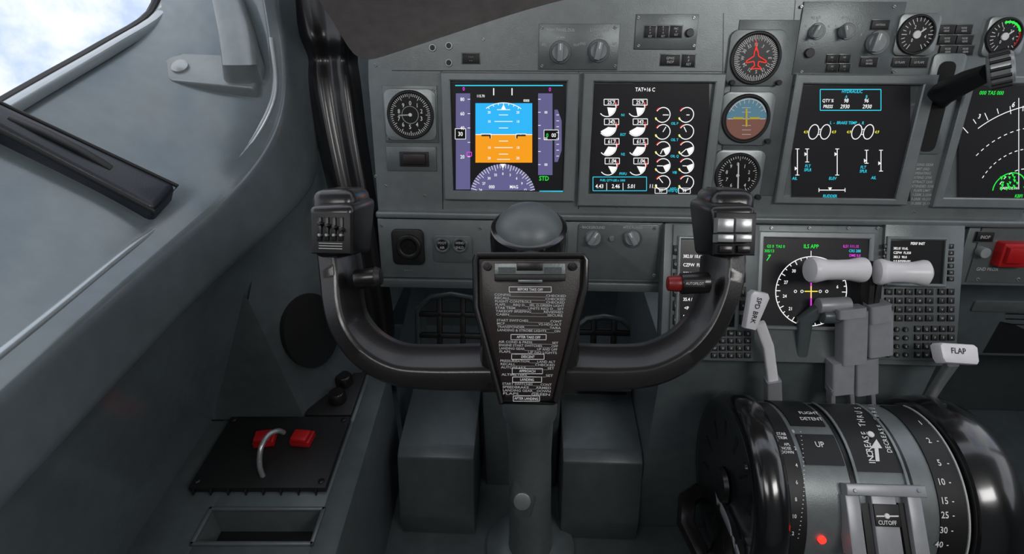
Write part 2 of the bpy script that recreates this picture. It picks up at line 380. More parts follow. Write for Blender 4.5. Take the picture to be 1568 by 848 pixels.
# ---- display units
def du(name,b,sc_,F_=MP,zz=.010):
    g=Obj(name,F_);g.pframe(*b,*sc_,0,zz,BEZEL);g.pfill(sc_[0]-2,sc_[1]-2,sc_[2]+2,sc_[3]+2,SCREEN,.004)
    return g
z=.0046;z2=.0050;z3=.0054
g=du('primary_flight_display',(678,116,882,310),(692,128,864,295))
g.pline([(697,131),(862,131)],1.5,eC,z)
g.pline([(695,293),(862,293)],2,eC,z)
g.pfill(698,143,720,290,eP,z);g.pfill(824,143,846,268,eP,z)
g.pfill(728,158,815,206,eB,z);g.pfill(728,206,815,249,eO,z);g.pline([(728,206),(815,206)],1,eW,z2)
for d in (-38,-30,-20,-10,10,20,30,38):
    w=14 if d%20==0 else 7
    if abs(d)==38:w=10
    g.pline([(771-w,206+d),(771+w,206+d)],1,eW,z2)
for d in(-20,20):
    for sx in(-22,22): g.ptext('10',771+sx,206+d,4,eW,z2)
for d in(-34,36):
    for sx in(-22,22): g.ptext('20',771+sx,206+d,4,eW,z2)
for sx in(-1,1): g.pline([(771+sx*34,207),(771+sx*20,207),(771+sx*20,212)],3,eK,z2);g.pline([(771+sx*35,205),(771+sx*19,205),(771+sx*19,212)],.8,eW,z3)
g.parc(771,206,46,55,125,1,eW,z3);g.pticks(771,206,43,46,60,120,6,1,eW,z3)
g.ppoly([(771,160),(767,168),(775,168)],eW,z3)
for i,t in enumerate(['80','60','40','','20']):
    if t:g.ptext(t,708,152+i*22,5.5,eW,z2)
    g.pline([(716,152+i*22),(720,152+i*22)],.8,eW,z2)
for i in range(6): g.pline([(824,152+i*20),(828,152+i*20)],.8,eW,z2);g.ptext('00' if i%2 else '',836,152+i*20,4,eW,z2)
g.pfill(697,197,713,213,eK,z2);g.prect(697,197,713,213,.8,eW,z3);g.ptext('30',705,205,6.5,eW,z3)
g.pfill(833,199,855,214,eK,z2);g.prect(833,199,855,214,.8,eW,z3);g.ptext('00',848,207,6,eW,z3);g.ptext('0',838,207,6,eG,z3)
g.prect(715,233,722,239,1,eM,z2);g.ptext('0',710,136,6,eM,z);g.ptext('0',842,137,6,eM,z)
g.pline([(756,135),(756,146)],1.6,eW,z);g.pline([(784,135),(784,146)],1.6,eW,z)
g.ptext('115.70',736,147,4,eW,z);g.ptext('0000',806,154,4,eW,z);g.ptext('STD',833,273,7,eG,z)
g.ppoly([(849,168),(854,168),(860,185),(860,230),(854,248),(849,248)],eP,z)
for i in range(8): g.pline([(852,176+i*9),(856,176+i*9)],.8,eW,z2)
g.ppie(770,302,50,12,168,eP,z);g.pticks(770,302,44,50,15,165,30,.7,eW,z2,3,41);g.ptext('000',753,286,5,eW,z2);g.ptext('MAG',787,286,5,eW,z2)
for i,t in enumerate(['24','27','30','33','0','3','6','9','12']): 
    a=90-(i-4)*18;g.ptext(t,770+36*math.cos(rad(a)),302-36*math.sin(rad(a)),4,eW,z2)
g.pfill(716,291.5,826,296,SCREEN,z3);g.ppoly([(770,258),(766,251),(774,251)],eW,z3)
g.finish()
g=du('engine_display',(890,117,1098,320),(906,130,1084,300))
g.ptext('TAT+16 C',988,137,6,eW,z)
for i,t in enumerate(['25.7','343','61.7','1.04']):
    for j in range(2):
        cu=930+44*j+i*.5;cv=165+30*i
        g.ppie(cu,cv,12,[-75,-150,-120,-60][i],0,eW,z);g.parc(cu,cv,13,-140,60,1.3,eW,z2);g.pline([(cu,cv),(cu+12,cv+1)],1.2,eW,z3)
        g.pfill(cu-5,cv-13,cu+17,cv-4,SCREEN,z2);g.prect(cu-5,cv-13,cu+17,cv-4,1,eW,z3);g.ptext(t,cu+6,cv-8.5,6,eW,z3)
        g.parc(cu,cv,14.5,0,35,1.3,eR,z3)
    g.ptext(['N1','EGT','N2','FF/FU'][i],954,176+30*i,4,eC,z)
for i in range(5):
    for j in range(2):
        cu=1015+36*j;cv=176+26*i
        g.parc(cu,cv,11,-160,150,1.3,eW,z);g.pline([(cu,cv),(cu+9*math.cos(i+j),cv-9*math.sin(i*2.1))],1.2,eW,z2);g.parc(cu,cv,12,120,150,1.5,eR,z2);g.parc(cu,cv,12,-160,-140,1.5,eY,z2)
        if i in(2,3): g.ppie(cu,cv,10,-60,20,eW,z)
    g.ptext(['OIL P','OIL T','OIL Q','VIB','HYD P'][i],1033,189+25*i,4,eC,z)
g.prect(908,271,990,292,1,eC,z);g.ptext('FUEL QTY-LBS x 1000',938,276,3.4,eC,z)
for t,u in(('4.43',918),('2.46',943),('5.01',967),('11.9',1000)): 
    g.ptext(t,u,285,6,eW,z)
for u in(929,954):g.pline([(u,280),(u,291)],.8,eW,z)
for t,u in(('97',1012),('99',1048)): g.prect(u-9,288,u+9,296,.8,eW,z2);g.ptext(t,u,292,5,eW,z2)
g.ptext('HYD Q',1030,292,4,eC,z2)
g.finish()
g=du('systems_display',(1204,119,1412,316),(1216,133,1392,306))
g.prect(1256,137,1349,169,1.2,eC,z);g.ptext('HYDRAULIC',1305,140,5,eC,z)
g.ptext('A',1296,148,4.5,eC,z);g.ptext('B',1327,148,4.5,eC,z)
g.ptext('QTY %',1268,154,5,eW,z);g.ptext('PRESS',1268,163,5,eW,z);g.ptext('98',1296,154,6,eW,z);g.ptext('96',1327,154,6,eW,z);g.ptext('2930',1294,163,6,eW,z);g.ptext('2930',1328,163,6,eW,z)
g.ptext('L  -  BRAKE TEMP  -  R',1297,188,4.6,eC,z)
for c in(1255,1321):
    for d in(-9,9): g.parc(c+d,202,7.5,0,360,1.3,eW,z,ry=11)
    g.pline([(c-2,198),(c+2,198)],1,eW,z);g.pline([(c-2,206),(c+2,206)],1,eW,z);g.ptext('4.9',c-21,202,4.5,eY,z);g.ptext('4.9',c+22,202,4.5,eY,z)
def bar(u,a,b,p): 
    g.pline([(u,a),(u,b)],1.2,eW,z);g.ppoly([(u-4,p-3),(u-4,p+3),(u,p)],eW,z2);g.pline([(u-3,a),(u+3,a)],1,eW,z);g.pline([(u-3,b),(u+3,b)],1,eW,z)
bar(1221,228,268,258);bar(1236,228,248,236);bar(1282,228,268,236);bar(1327,230,250,246);bar(1349,230,262,250)
for t,u,v in(('FLT',1237,254),('SPLR',1237,260),('FLT',1322,256),('SPLR',1322,262),('AIL',1217,273),('AIL',1338,272),('ELEV',1275,273),('RUDDER',1271,300)): g.ptext(t,u,v,4.5,eC,z)
g.pline([(1254,291),(1294,291)],1.2,eW,z);g.pline([(1254,288),(1254,294)],1,eW,z);g.pline([(1294,288),(1294,294)],1,eW,z);g.ppoly([(1268,287),(1274,287),(1271,292)],eW,z2)
g.finish()
g=du('navigation_display',(1456,122,1660,322),(1470,133,1646,306))
g.ptext('000 TAS 000',1500,142,6,eG,z,'L')
cu,cv=1560,290
for i in range(0,15):
    a=rad(60+i*9)
    if 1472<cu+128*math.cos(a)<1640: g.pline([(cu+128*math.cos(a),cv-128*math.sin(a)*1.0),(cu+(120 if i%2 else 116)*math.cos(a),cv-(120 if i%2 else 116)*math.sin(a))],1,eW,z)
g.parc(cu,cv,128,56,134,1.2,eW,z,40);g.parc(cu,cv,95,30,150,1.2,eW,z,44,True);g.parc(cu,cv,63,20,168,1.2,eW,z,40,True);g.parc(cu,cv,32,10,175,1.2,eW,z,20,True)
g.ptext('6',1552,160,8,eW,z);g.ptext('3',1500,178,7,eW,z)
g.pline([(1560,150),(1560,290)],1,eW,z)
for i in range(24):
    a=random.uniform(10,170);r_=random.uniform(4,26);g.ppoly([(1545+r_*math.cos(rad(a)),290-r_*math.sin(rad(a))),(1549+r_*math.cos(rad(a)),291-r_*math.sin(rad(a))),(1547+r_*math.cos(rad(a)),295-r_*math.sin(rad(a)))],eG,z2)
g.parc(1545,288,24,20,190,1.6,eG,z,14);g.ptext('KBFI',1560,300,5,eG,z);g.ptext('MADFORTN',1545,288,4,eW,z)
g.finish()
# ---- landing gear lever
g=Obj('landing_gear_lever',MP)
def L3(F_,u,v,zz): a=F_.loc(u,v,zz);return Vector((a[0],a[1],zz))
pts=[L3(MP,1436,150,.004),L3(MP,1446,142,.03),L3(MP,1478,126,.07),L3(MP,1512,112,.10)]
g.sweep(pts,[(.020,.034),(.022,.032),(.024,.026),(.018,.02)],BLK2,None,4,16)
pc=L3(MP,1532,106,.11)
g.lathe([(.009,-.014),(.018,-.013),(.0215,-.009),(.0215,.009),(.018,.013),(.009,.014)],SILV,pc,Vector((.8,.3,.6)),28)
for i in range(14):
    a=2*math.pi*i/14;ax=Vector((.8,.3,.6)).normalized();t=Vector((0,0,1)).cross(ax).normalized();b=ax.cross(t);q=pc+(t*math.cos(a)+b*math.sin(a))*.0215
    g.cyl(q-ax*.010,q+ax*.010,.0022,.0022,BLK2,8)
g.finish()
# ------------------------------------------------ ledge and lower panel
g=Obj('panel_ledge_trim',MP)
xa,ya=MP.loc(578,321);xb,_=MP.loc(1700,321);_,yb2=MP.loc(784,334)
g.box(xa,xb,yb2,ya,-.05,.014,PANEL,.003,3);g.finish()
g=Obj('lower_instrument_panel',MP)
xa,_=MP.loc(578,340);_,yb2=MP.loc(784,337);xb,yb3=MP.loc(1014,432)
g.box(xa,xb,yb3,yb2,-.04,.002,PANEL,.002)
_,yb4=MP.loc(784,441);g.box(xa-.004,xb+.004,yb4,yb3-.001,-.06,.008,PANEL2,.002)
g.prr(600,352,649,406,8,.002,.006,BLK2,.002);g.pring(625,379,19,12,.006,.012,BLK2);g.pcyl(625,379,12,.006,.008,FACE)
for a in(45,135): 
    g.pline([(625-10*math.cos(rad(a)),379-10*math.sin(rad(a))),(625+10*math.cos(rad(a)),379+10*math.sin(rad(a)))],3,BLACK,.0088)
g.prr(663,361,723,402,6,.002,.005,PANEL2,.001)
for u in(677,704): g.pring(u,376,12,8,.005,.009,PANEL2);g.pcyl(u,376,8,.005,.007,BLACK);g.ptext('FOOT' if u<690 else 'WIND',u,372,4,PRINT,.0075);g.ptext('AIR' if u<690 else 'SHLD',u,379,4,PRINT,.0075)
g.prr(884,344,1007,428,5,.002,.005,PANEL2,.001)
knob(g,909,366,13,.005,ang=60);knob(g,969,366,13,.005,ang=120);g.pcyl(937,366,4,.005,.01,SILV);g.ptext('BACKGROUND',909,348,4,PRINT,.0056);g.ptext('AFDS FLOOD',969,348,4,PRINT,.0056)
for u,v in((890,350),(1002,350),(890,422),(1002,422),(584,346),(584,426),(735,350),(735,424)): screw(g,u,v,2.8,.005 if u>800 else .002)
g.ptext('- - - -',625,413,4,PRINT,.003)
g.finish()
# ------------------------------------------------ aisle stand
g=Obj('forward_aisle_stand',AP)
xa,ya=AP.loc(1018,341);xb,_=AP.loc(1480,341);_,yb5=AP.loc(1240,556)
g.box(xa,xb,yb5,ya,-.03,0,PANEL,.003)
g.pbox(1028,346,1158,552,0,.006,PANEL2,.001);g.pbox(1350,346,1470,552,0,.006,PANEL2,.001)
for u in(1090,1182,1300,1345,1240):
    screw(g,u,349,2.6,.001)
g.finish()
def cdu(name,s0,keys):
    q=Obj(name,AP);q.pframe(s0[0]-5,s0[1]-5,s0[2]+5,s0[3]+5,*s0,.006,.012,BEZEL);q.pfill(*s0,eK,.0075)
    random.seed(len(name)+int(s0[0]))
    tx=['382.0/ 10.6L','CZFW  FL350','383.3  90.0','0.9 RESERVES','COST INDEX','35.4 / 12.0',' <INDEX LIMIT >','PLAN']
    h=(s0[3]-s0[1])/11
    for i in range(8):
        q.ptext(tx[i],s0[0]+4,s0[1]+h*(2.0+i*1.1),min(h*.62,5),eW,.008,'L')
    q.ptext('PERF INIT',(s0[0]+s0[2])/2,s0[1]+h*.8,min(h*.7,6),eW,.008)
    for u0,v0,u1,v1,nx,ny,rnd in keys:
        for i in range(nx):
            for j in range(ny):
                cu=u0+(u1-u0)*(i+.5)/nx;cv=v0+(v1-v0)*(j+.5)/ny
                if rnd:q.pcyl(cu,cv,4,.006,.010,BLK2,seg=12)
                else:
                    q.pbox(cu-(u1-u0)/nx*.36,cv-(v1-v0)/ny*.34,cu+(u1-u0)/nx*.36,cv+(v1-v0)/ny*.34,.006,.0095,BLK2,.0006)
                q.ptext(random.choice('ABCDEFGHIJKLMNOPQRSTUVWXYZ'),cu,cv,3.5,PRINT,.0102)
    return q.finish()
cdu('flight_management_keypad',(1364,368,1447,434),[(1352,372,1361,432,1,6,0),(1451,372,1463,432,1,6,0),(1354,440,1432,494,5,4,0),(1436,440,1464,494,2,4,0),(1354,498,1395,550,3,4,1),(1400,497,1464,550,5,4,0)])
cdu('flight_management_keypad',(1042,368,1128,500),[(1030,372,1039,500,1,6,0),(1132,372,1144,500,1,6,0),(1033,506,1082,550,3,4,1),(1088,505,1152,550,5,4,0)])
g=Obj('lower_display_unit',AP);g.pframe(1160,356,1336,506,1168,366,1328,500,0,.008,BEZEL);g.pfill(1167,365,1329,501,SCREEN,.004)
cu,cv=1242,446
g.parc(cu,cv,54,0,360,1.3,eW,z,60);g.pticks(cu,cv,50,54,0,360,36,1.2,eW,z2,3,47)
for i,t in enumerate(['9','12','15','18','21','24','27','30','33','0','3','6']):
    a=rad(-30*i-20);g.ptext(t,cu+41*math.cos(a),cv-41*math.sin(a),5,eW,z)
g.pline([(cu,384),(cu,410)],1,eW,z);g.pline([(cu,425),(cu,470)],2,eM,z2);g.pline([(cu-10,446),(cu+10,446)],1.6,eY,z2);g.pline([(cu,438),(cu,456)],1.6,eY,z3)
for d in(-24,-14,14,24): g.parc(cu+d,446,2,0,360,.9,eW,z,8)
g.ptext('ILS APP',1242,377,6,eG,z);g.ptext('GS 0  TAS 0',1188,377,4.5,eG,z);g.ptext('305/13',1178,384,4.5,eG,z);g.ptext('ILS1 111.15',1303,377,4.2,eM,z);g.ptext('CRS 288',1309,384,4.2,eC,z);g.ptext('DME 0.0',1309,391,4,eM,z)
g.pline([(1174,399),(1180,390)],1.4,eG,z);g.pline([(1180,390),(1176,391)],1.2,eG,z)
g.finish()
g=Obj('right_lower_panel',MP)
xa,_=MP.loc(1486,340);_,yb2=MP.loc(1500,343);xb2,yb3=MP.loc(1700,440)
g.box(xa,xb2,yb3,yb2,-.05,.002,PANEL,.002)
g.pbox(1492,348,1640,434,.002,.005,PANEL2,.001);button(g,1496,356,1522,370,.005,'INOP',h=5)
g.pcyl(1510,388,8,.005,.018,KNOB);g.prr(1534,374,1580,410,3,.005,.022,RED,.003);g.pbox(1545,381,1572,404,.022,.03,RED,.003);g.ptext('GND PROX',1512,412,5,PRINT,.0056)
for u,v in((1498,428),(1560,428)):screw(g,u,v,3,.005)
g.finish()
# ------------------------------------------------ side wall loft
cols=[
[(-.66,-.25,-.26),(-.50,-.25,-.275),(-.440,-.25,-.296),(-.417,-.25,-.312),(-.413,-.25,-.39),(-.436,-.25,-.398),(-.54,-.25,-.725)],
[(-.613,.35,-.226),(-.49,.35,-.262),(-.440,.35,-.294),(-.417,.35,-.310),(-.415,.35,-.39),(-.438,.35,-.398),(-.54,.35,-.725)],
[(-.59,.56,-.172),(-.48,.56,-.25),(-.438,.56,-.288),(-.415,.56,-.305),(-.413,.56,-.388),(-.436,.56,-.396),(-.54,.56,-.725)],
[(-.577,.69,-.142),(-.465,.69,-.232),(-.425,.68,-.280),(-.403,.675,-.298),(-.403,.67,-.383),(-.425,.68,-.391),(-.54,.735,-.725)],
[(-.56,.83,-.11),(-.45,.79,-.18),(-.38,.765,-.238),(-.360,.762,-.258),(-.362,.76,-.36),(-.378,.768,-.37),(-.425,.755,-.48)],
[(-.55,.95,-.08),(-.44,.88,-.11),(-.345,.82,-.175),(-.326,.82,-.195),(-.325,.83,-.33),(-.34,.845,-.34),(-.35,.85,-.42)],
[(-.545,1.0,-.03),(-.44,.92,-.05),(-.345,.855,-.10),(-.326,.86,-.11),(-.31,.88,-.30),(-.32,.90,-.31),(-.31,.93,-.38)],
[(-.54,1.03,.06),(-.44,.95,.06),(-.36,.89,.04),(-.34,.90,.04),(-.31,.92,-.1),(-.32,.94,-.11),(-.34,.97,-.2)],
]
g=Obj('wall_left',RF)
vs=[P(*p) for c in cols for p in c];fs=[]
nr=7
for i in range(len(cols)-1):
    for j in range(nr-1): fs.append((i*nr+j,i*nr+j+1,(i+1)*nr+j+1,(i+1)*nr+j))
g.raw(vs,fs,WALL,True)
def cr(a,b):
    if abs(a-b)==nr: return {0:1,2:.6,3:.8,4:.9,5:.9,6:1}.get(a%nr,0)
    return .5 if min(a,b)//nr in(3,4) and max(a%nr,b%nr)==6 else 0
wl=g.finish(180,3,crease=cr)
bpy.context.view_layer.update()
bvh=BVHTree.FromObject(wl,bpy.context.evaluated_depsgraph_get())
def hitw(u,v,off=0):
    d=ray(u,v).normalized();h=bvh.ray_cast(C,d)
    if h[0] is None: return at(u,v,.7),Vector((0,0,1))
    n=h[1] if h[1].dot(d)<0 else -h[1]
    return h[0]+n*off,n
g=Obj('ridge_highlight_1',RF)
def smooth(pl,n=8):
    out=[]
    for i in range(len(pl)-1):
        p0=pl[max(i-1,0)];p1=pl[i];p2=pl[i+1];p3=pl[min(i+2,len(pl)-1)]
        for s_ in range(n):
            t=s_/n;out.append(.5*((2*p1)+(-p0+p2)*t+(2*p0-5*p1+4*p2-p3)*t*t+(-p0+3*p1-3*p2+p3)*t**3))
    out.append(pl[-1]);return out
g.tube(smooth([P(*c[2])+Vector((.002,0,-.001)) for c in cols[:7]]),.0045,TRIM,12)  # light tube added along the ridge, models the window highlight as shape
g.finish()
g=Obj('window_1',RF)
W=[P(*c[0]) for c in cols]
g.tube(smooth([p+Vector((-.010,0,.000)) for p in W[:7]],4),.009,BLK2,10)
g.sweep(smooth([p+Vector((.008,0,.002)) for p in W[:7]],4),[(.018,.014)]*25,TRIM,None,4,12)
g.fr=IDF
g.sweep([at(285,75,1.02),at(282,30,1.06),at(278,-60,1.12),at(250,-400,1.3)],[(.085,.05),(.075,.05),(.075,.05),(.08,.05)],WALL,X,4,20)
g.sweep([at(248,30,1.06),at(246,0,1.08),at(244,-60,1.12)],[(.008,.03)]*3,BLK2,X,4,12)
g.finish()
g=Obj('pillar_bracket')
hp,hn=hitw(325,112)
g.sweep([hitw(372,118,-.01)[0],at(372,98,.775),at(364,55,.785),at(352,0,.80),at(338,-60,.82),at(320,-160,.86)],[(.058,.05),(.050,.045),(.046,.04),(.044,.04),(.044,.04),(.044,.04)],BEZEL,X,3,24)
hn=(hn+Vector((0,-.2,.6))).normalized()
ex=(X-hn*hn.x).normalized();bf=Frame(hp,ex,hn.cross(ex))
g.fr=bf;pp=[]
for a in range(90,271,15): pp.append((-.045+.026*math.cos(rad(a)),.026*math.sin(rad(a))))
pp+=[(.07,-.034),(.075,.034)]
g.prism(pp,-.03,.008,BEZEL,.004,seg=3);g.lathe([(.012,.008),(.012,.011),(.008,.013),(.002,.0135)],SILV,Vector((-.042,0,0)),Vector((0,0,1)))
g.finish()
g=Obj('sunshade_cover')
A=[hitw(u,v)[0] for u,v in ((3,178),(272,302),(236,343),(2,222))]
dA=(A[0]-A[1]).normalized();A[0]=A[0]+dA*.05;A[3]=A[3]+(A[3]-A[2]).normalized()*.05
up=(A[1]-A[0]).cross(A[3]-A[0]).normalized()
if up.z<0:up=-up
cA=sum(A,Vector())/4
g.hexa([p-up*.03 for p in (A[3],A[2],A[1],A[0])]+[p+up*.022+(cA-p)*.05 for p in (A[3],A[2],A[1],A[0])],NAVY,.008,3)
e_=[A[0]*.62+A[3]*.38,A[1]*.55+A[2]*.45]
pts=[e_[0].lerp(e_[1],t)+up*(.024) for t in (.25,.4,.55,.7)]
g.sweep([pts[0]-up*.004,pts[1],pts[2],pts[3]-up*.004],[(.012,.006)]*4,BLK2,None,3,12)
g.tube([p+up*.019+(cA-p)*.04 for p in (A[0],A[1],A[2],A[3])],.0025,BLK2,8)
g.finish()
# black folded duct between wall and panel
st=[(-40,425,548,.80),(30,440,556,.80),(62,452,556,.80),(90,468,545,.83),(112,462,552,.82),(200,480,560,.84),(300,505,576,.86),(400,530,590,.90),(520,550,610,.96)]
g=Obj('corner_duct');vs=[];fs=[]
for v,a,b,k in st:
    for f,dk in((0,.05),(.22,.0),(.45,.03),(.75,.0),(1,.05)): vs.append(at(a+(b-a)*f,v,k+dk))
for i in range(len(st)-1):
    for j in range(4): fs.append((i*5+j,i*5+j+1,(i+1)*5+j+1,(i+1)*5+j))
g.raw(vs,fs,BLACK,True);g.finish(180,2)
g=Obj('glareshield')
r1=[(545,100),(600,82),(680,56),(780,22),(900,-12),(1100,-40),(1700,-60)]
vs=[];n_=len(r1)
for dy,dz in((0,.001),(.045,.06),(.10,.20),(.15,.205),(.20,.05),(.24,-.25)):
    for u,v in r1:
        l=MP.loc(u,v);vs.append(MP.w(l[0],l[1]+dy,dz))
fs=[(k*n_+i,k*n_+i+1,(k+1)*n_+i+1,(k+1)*n_+i) for k in range(5) for i in range(n_-1)]
GL=mat('glareshield_grey',(126,119,118),0.45,0,0.1,0.2)
g.raw(vs,fs,GL,True);g.finish(60,2)
# ------------------------------------------------ shell
g=Obj('floor');g.box(-.84,1.72,-1.1,1.5,-.02,0,FLOORM);g.finish()
g=Obj('wall_front');g.box(-.84,1.72,1.42,1.46,0,1.05,LOWER);g.finish()
g=Obj('ceiling');g.box(-.84,1.72,-1.1,.55,1.52,1.56,CEIL);g.finish()
g=Obj('wall_rear');g.box(-.84,1.72,-1.14,-1.1,0,1.52,CEIL);g.finish()
g=Obj('wall_right');g.box(1.68,1.72,-1.1,1.42,0,.85,LOWER);g.box(1.68,1.72,-1.1,-.3,.85,1.52,LOWER);g.box(1.68,1.72,.75,.83,.85,1.52,LOWER);g.finish()
g=Obj('wall_left_aft');g.box(-.80,-.66,-1.1,-.26,0,1.52,LOWER);g.box(-.80,-.76,-.26,1.42,0,.62,LOWER);g.box(-.80,-.56,1.10,1.14,.0,.62,LOWER);g.box(-.56,-.36,1.10,1.14,.0,.88,LOWER);g.finish()
g=Obj('side_console',RF)
zt=.28
g.box(-.56,-.45,-.3,.733,0,zt,LOWER,.002);g.box(-.285,-.245,-.3,.87,0,zt,LOWER,.004)
g.box(-.452,-.283,.547,.733,0,zt,LOWER,.002);g.box(-.374,-.283,.73,.86,0,zt,LOWER,.002);g.box(-.452,-.283,-.3,.492,0,zt,LOWER,.002)
g.box(-.452,-.283,.49,.549,0,zt-.05,BLK2)
for a,b in(((-.455,.488),(-.28,.494)),((-.455,.545),(-.28,.551)),((-.455,.488),(-.449,.551)),((-.286,.488),(-.28,.551))): g.box(a[0],b[0],a[1],b[1],zt-.002,zt+.004,PANEL2,.0015)
g.finish()
g=Obj('oxygen_mask_panel',RF)
g.box(-.50,-.287,.578,.732,zt+.0005,zt+.012,BLK2,.003)
for x in(-.49,-.297):
    for y in(.59,.722): g.lathe([(.005,0.001),(.005,.0135),(.003,.015)],BLACK,Vector((x,y,zt)),Vector((0,0,1)),10)
for i in range(8): g.box(-.500+.008+i*.027,-.490+i*.027,.572,.580,zt+.0005,zt+.010,BLK2,.001)
def flap(x,y,a):
    T=Matrix.Translation((x,y,zt+.012))@Matrix.Rotation(a,4,'Z')
    g.box(-.017,.017,-.014,.014,0,.012,RED,.002,2,T);g.box(-.014,.014,-.016,.008,.010,.02,RED,.003,2,T)
flap(-.415,.672,.15);flap(-.352,.673,-.1)
pts=[Vector((-.392,.600,zt+.008)),Vector((-.395,.605,zt+.03)),Vector((-.394,.620,zt+.052)),Vector((-.388,.640,zt+.06)),Vector((-.378,.652,zt+.057)),Vector((-.374,.66,zt+.045))]
g.tube(smooth(pts,4),.0042,SILV,12);g.finish()
g=Obj('aft_control_panel',RF)
g.box(-.372,-.288,.737,.855,zt+.0005,zt+.010,BLK2,.003)
for y in(.775,.822): g.lathe([(.017,0),(.016,.016),(.013,.02)],BLACK,Vector((-.322,y,zt+.01)),Vector((0,0,1)),24)
g.finish()
g=Obj('wall_footwell',RF)
q0=P(-.42,.747,-.474);b0=P(-.545,.735,-.72);b1=P(-.375,.74,-.72);b2=P(-.29,.885,-.72);t1=P(-.30,.92,-.36)
tl=P(-.44,.74,-.39);t0=P(-.56,.735,-.45)
g.raw([q0,b0,b1,t0,tl],[(0,3,1),(0,1,2),(0,4,3)],LOWER,True)
g.raw([q0,b1,b2,t1,P(-.38,.79,-.34)],[(0,1,2,3),(0,3,4)],LOWER,True)
g.raw([t1,b2,P(-.26,1.4,-.72),P(-.26,1.4,-.36),P(-.26,1.4,-1),P(-.24,.885,-1),P(-.24,.885,-.72)],[(0,1,2,3),(6,5,4,2)],LOWER,True)
g.finish(25)
q0,b1,b2=[RF.M@p for p in(q0,b1,b2)]
e1=(b2-b1).normalized();nn=(b2-b1).cross(q0-b1).normalized()
if nn.y>0: nn=-nn
d=ray(472,505);k=(b1-C).dot(nn)/d.dot(nn);ctr=C+d*k
sf=Frame(ctr,e1,nn.cross(e1))
g=Obj('air_vent_cover',sf)
pp=[(.056*math.cos(rad(a)),.070*math.sin(rad(a))) for a in range(0,360,8)]
g.prism(pp,.0,.012,BLK2,.003);g.finish()
# ------------------------------------------------ foot rests
g=Obj('foot_rest')
for a,b,e in((612,727,0),(858,976,1)):
    p0=at(a,788,1.09);p1=at(b,790,1.09)
    xa_,xb_=p0.x,p1.x
    sec=[(.70,.0),(.70,.05),(.735,.175),(.755,.188),(.93,.20),(.95,.14),(.95,0)]
    bm=bmesh.new();A_=[bm.verts.new((xa_,y,z_)) for y,z_ in sec];B_=[bm.verts.new((xb_,y,z_)) for y,z_ in sec]
    bm.faces.new(A_);bm.faces.new(B_[::-1])
    for i in range(len(sec)): bm.faces.new([A_[i],B_[i],B_[(i+1)%len(sec)],A_[(i+1)%len(sec)]])
    bmesh.ops.bevel(bm,geom=bm.edges[:],offset=.004,segments=2,profile=.5,affect='EDGES')
    g.addbm(bm,FOOT)
    if e: g.cyl(Vector((xa_+.005,.90,.222)),Vector((xb_-.005,.90,.222)),.012,.012,SILV);g.box(xa_+.01,xb_-.01,.90,.93,.19,.26,BLK2,.004)
g.box(at(732,650,1.0).x,at(862,650,1.0).x,.82,.95,0,.27,FOOT,.006)
g.finish(30)
def pedal(name,u0,u1,v0,v1,k):
    O=at((u0+u1)/2,(v0+v1)/2,k);fr=Frame(O,X,tilt(20));q=Obj(name,fr)
    w=(u1-u0)*k/FP/2;h=(v1-v0)*k/FP/2
    q.tube([Vector((-w,-h,0)),Vector((-w,h*.5,0)),Vector((-w*.6,h*.9,0)),Vector((0,h,0)),Vector((w*.6,h*.9,0)),Vector((w,h*.5,0)),Vector((w,-h,0))],.007,FOOT,10)
    for y in(-h,-h*.35,h*.35): q.box(-w,w,y-.006,y+.006,-.006,.006,BLK2,.002)
    for x in(-w*.35,w*.35): q.box(x-.006,x+.006,-h,h*.9,-.006,.006,BLK2,.002)
    pb_=fr.w(0,-h,-.02);q.fr=IDF
    q.cyl(pb_,Vector((pb_.x,pb_.y+.01,0)),.012,.012,BLK2)
    return q.finish()
pedal('rudder_pedal',640,742,450,545,1.25);pedal('rudder_pedal',880,968,484,560,1.22)
# ------------------------------------------------ control column
base=at(812,838,1.083);base.z=0
top=at(810,350,.575)
ax=(base-top)
g=Obj('control_column')
n_=ax.normalized()
L=ax.length
g.lathe([(.003,-.0245),(.010,-.0238),(.018,-.0210),(.026,-.0160),(.032,-.0095),(.0355,-.002),(.037,.004)],DOME,top,n_,40)
g.lathe([(.036,-.004),(.0395,-.002),(.041,.006),(.041,.085),(.038,.09)],GLOSS,top,n_,36)
g.lathe([(.034,.08),(.034,.25),(.0385,.26),(.0385,.315),(.034,.325),(.033,.44),(.0345,.49),(.036,.59),(.040,L-.05),(.043,L-.01),(.043,L)],PANEL,top,n_,36)
g.lathe([(.085,0.001),(.085,.01),(.07,.02),(.05,.025)],LOWER,Vector((base.x,base.y,0)),Vector((0,0,1)),36)
cp=top+n_*.515+Vector((-.012,-.032,0))
g.cyl(cp,cp+Vector((0,-.016,.010)),.016,.014,PANEL,20,.002);g.sweep([cp+Vector((.005,.006,.045)),cp+Vector((0,.002,.0)),cp+Vector((0,.010,-.05))],[(.035,.02),(.044,.026),(.03,.02)],PANEL2,X,3,16)
g.finish()
